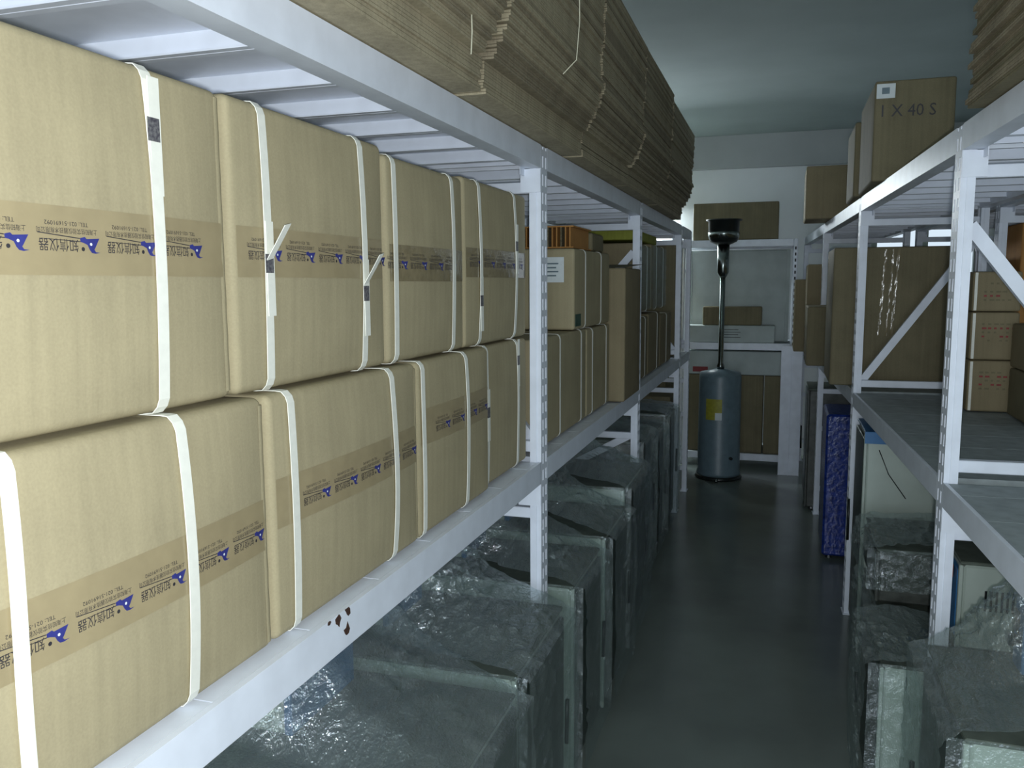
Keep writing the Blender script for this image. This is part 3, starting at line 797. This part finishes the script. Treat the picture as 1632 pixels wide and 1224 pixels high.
MB().box(-.03, .03, -hy - .0012, -hy - .0004, .07, .15, RED).build('red_print', t); MB().box(-hx + .002, -hx + .014, -hy - .003, -hy - .001, .004, 2 * hz - .004, STRAP).build('strap', t)
t, hx, hy, hz = plain('carton stacked on the red-printed one at the right edge of the shelf', .845, .93, 3.30, 3.62, 1.273, 1.44, CB2)
MB().box(-hx + .010, -hx + .022, -hy - .003, -hy - .001, .004, 2 * hz - .004, STRAP).build('strap', t)
# second row behind, hints of stored goods
plain('orange-brown carton on the second row behind the right shelving', 1.02, 1.40, 4.3, 4.8, 1.087, 1.86, CBO)
plain('brown carton on the second row beyond the orange one', 1.0, 1.45, 5.0, 5.5, 1.087, 1.55, CB2)
# top shelf right
tc_, hx, hy, hz = plain('tall brown carton with a white label on the right upper shelf', .322, .606, 3.60, 4.18, 1.988, 2.366, CB3)
MB().box(-hx + .006, -hx + .072, -hy - .0014, -hy - .0004, 2 * hz - .066, 2 * hz - .012, PAPER).build('paper_label', tc_)
lb = MB(); lb.box(-hx + .025, -hx + .052, -hy - .0018, -hy - .0015, 2 * hz - .050, 2 * hz - .026, BGREY); lb.build('label_print', tc_)
mk = MB(); vs, fs = T_MARK; mk.poly([(-.115 + a, -hy - .0006, 2 * hz - .135 - .02 * a + b) for a, b in vs], fs, INKK); mk.build('handwriting', tc_)['kind'] = 'stuff'
plain('dark carton behind the tall labelled carton on the right upper shelf', .300, .58, 4.20, 4.62, 1.988, 2.32, CB3)
plain('square carton at the far end of the right upper shelf', .128, .46, 5.58, 6.02, 1.988, 2.310, CB2)
rn = random.Random(77)
ms = [flat_mesh(1.0, .45, .0105, m) for m in (FLAT2, CB3)]
z = 1.9875
for k in range(36):
    o = link('flat_carton', rn.choice(ms), None)
    o.location = (.885 + rn.uniform(-.008, .008), 1.20 + rn.uniform(-.012, .012), z)
    o.rotation_euler = (0, 0, RAD(rn.uniform(1.8, 2.6)))
    tag(o, 'flattened brown carton in the bundle at the top right corner', 'carton', 'flattened cartons, right upper shelf')
    z += .0110

# ------------------------------------------------------------------ patio heater
ht = thing('patio_heater', 'black-headed gas patio heater with a blue-grey cylinder base at the aisle end', 'heater', (-.45, 6.98, 0))
MB().lathe([(.172, .03), (.176, .05), (.170, .07), (.168, .84), (.160, .875), (.06, .895), (.055, .90)], BGREY, 36).build('cylinder_base', ht, True)
MB().lathe([(.185, .0), (.19, .012), (.182, .03)], BLACK, 36).build('base_ring', ht, True)
MB().lathe([(.030, .90), (.030, .93), (.021, .95), (.021, 1.64)], CHROME, 18).build('pole', ht, True)
MB().lathe([(.024, 1.64), (.046, 1.68), (.048, 1.90)], CHROME, 20).build('burner_collar', ht, True)
MB().lathe([(.05, 1.90), (.105, 1.925), (.120, 1.96), (.122, 2.085), (.14, 2.09), (.142, 2.10), (.02, 2.108)], BLACK, 32).build('burner_head', ht, True)
MB().lathe([(.09, 1.936), (.119, 1.955), (.1235, 1.985), (.1235, 2.0)], CHROME, 32).build('burner_rim', ht, True)
def lab_(u, v):
    a = RAD(-125 + 45 * u); return (.1712 * cos(a), .1712 * sin(a), .50 + .17 * v)
lb = MB().sheet(lab_, 10, 4, YELLOW).build('warning_sticker', ht, True)
MB().sheet(lambda u, v: (.1716 * cos(RAD(-98 + 18 * u)), .1716 * sin(RAD(-98 + 18 * u)), .50 + .06 * v), 6, 2, PAPER).build('sticker_corner', lb, True)
MB().tube([(.10, -.140, .19), (.112, -.163, .19)], .012, BLACK, 10).build('gas_port', ht, True)
for sx in (-.10, .10): MB().tube([(sx - .012, .20, .035), (sx + .012, .20, .035)], .035, BLACK, 16).build('wheel', ht, True)
MB().tube([(-.10, .20, .035), (.10, .20, .035)], .006, CHROME, 8).build('axle', ht, True)
MB().lathe([(.012, .0), (.016, .01), (.016, .022), (.006, .030)], CHROME, 14, (.0, -.215)).build('chrome_foot', ht, True)

# ------------------------------------------------------------------ rack across the end of the aisle
bk = thing('storage_rack', 'steel shelving standing across the far end of the aisle', 'shelving', (-.80, 7.42, 0))
pm = post_mesh(1.96, .06, .05, 1)
def post_back():
    b = MB()
    b.box(-.035, 0, 0, .05, .006, 1.96, PAINT, .004)
    b.box(-.026, -.009, -.003, 0, .006, 1.96, PAINT)
    return b.mesh('post')
pb_ = post_back()
for x in (.0, .925):
    for y in (0, .48):
        o = link('post', pb_, bk); o.location = (x, y, 0)
        MB().box(x - .04, x + .006, y - .006, y + .056, 0, .006, PAINT).build('base_plate', bk)
sl = MB()
for k in range(36):
    sl.box(.925 - .023, .925 - .012, -.0036, -.0031, .12 + k * .05, .145 + k * .05, HOLE)
sl.build('post_slots', bk)['kind'] = 'stuff'
for z in (1.96, 1.083, .12):
    for y in (0, .49):
        MB().box(.001, .889, y + .002, y + .036, z - .06, z, PAINT, .003).build('beam', bk)
    for k in range(6):
        MB().box(.002 + k * .148, .146 + k * .148, .037, .489, z - .022, z - .004, PAINTD, .002).build('deck_panel', bk)
for (x) in (-.0175, .9075):
    for z in (1.7, .85, .4): MB().box(x - .012, x + .012, .051, .479, z - .015, z + .015, PAINT).build('crossbar', bk)
plain('long torn wooden-brown carton on top of the far rack', -.74, -.035, 7.46, 7.86, 1.962, 2.275, CB3)
wbx = thing('insulated_panel', 'big pale panelled crate filling the middle shelf of the far rack', 'crate', (-.79, 7.66, 1.0815))
MB().box(0, .86, 0, .24, 0, .80, WHITE2, .008).build('crate_shell', wbx)
for xx in (.0005, .8295): MB().box(xx, xx + .03, -.008, -.0005, .002, .798, WHITE2, .002).build('edge_strip', wbx)
gx = thing('white_carton', 'flat pale printed carton at the front of the far middle shelf', 'box', (-.77, 7.46, 1.0815))
MB().box(0, .73, 0, .17, 0, .150, WHITE2, .006).build('board_shell', gx)
lb = MB()
for k in range(4): lb.box(.28, .45 - .02 * (k % 2), -.0012, -.0004, .045 + k * .022, .051 + k * .022, DGREY)
lb.build('carton_print', gx)
plain('dark brown oblong carton lying on the pale printed carton', -.645, -.150, 7.47, 7.62, 1.2325, 1.392, CB3)
lw = [(-.77, -.42, 'brown carton at the left under the far shelf'), (-.41, -.12, 'brown carton in the middle under the far shelf'), (-.11, .07, 'narrow carton at the right under the far shelf')]
for (a, b, lab) in lw: plain(lab, a, b, 7.47, 7.83, .1175, .80, CB3)
wl = thing('white_carton', 'pale carton lying on the brown cartons below the far middle shelf', 'box', (-.78, 7.465, .803))
MB().box(0, .85, 0, .34, 0, .205, WHITE2, .006).build('board_shell', wl)
MB().box(.06, .19, -.0012, -.0004, .02, .065, RED).build('red_print', wl)
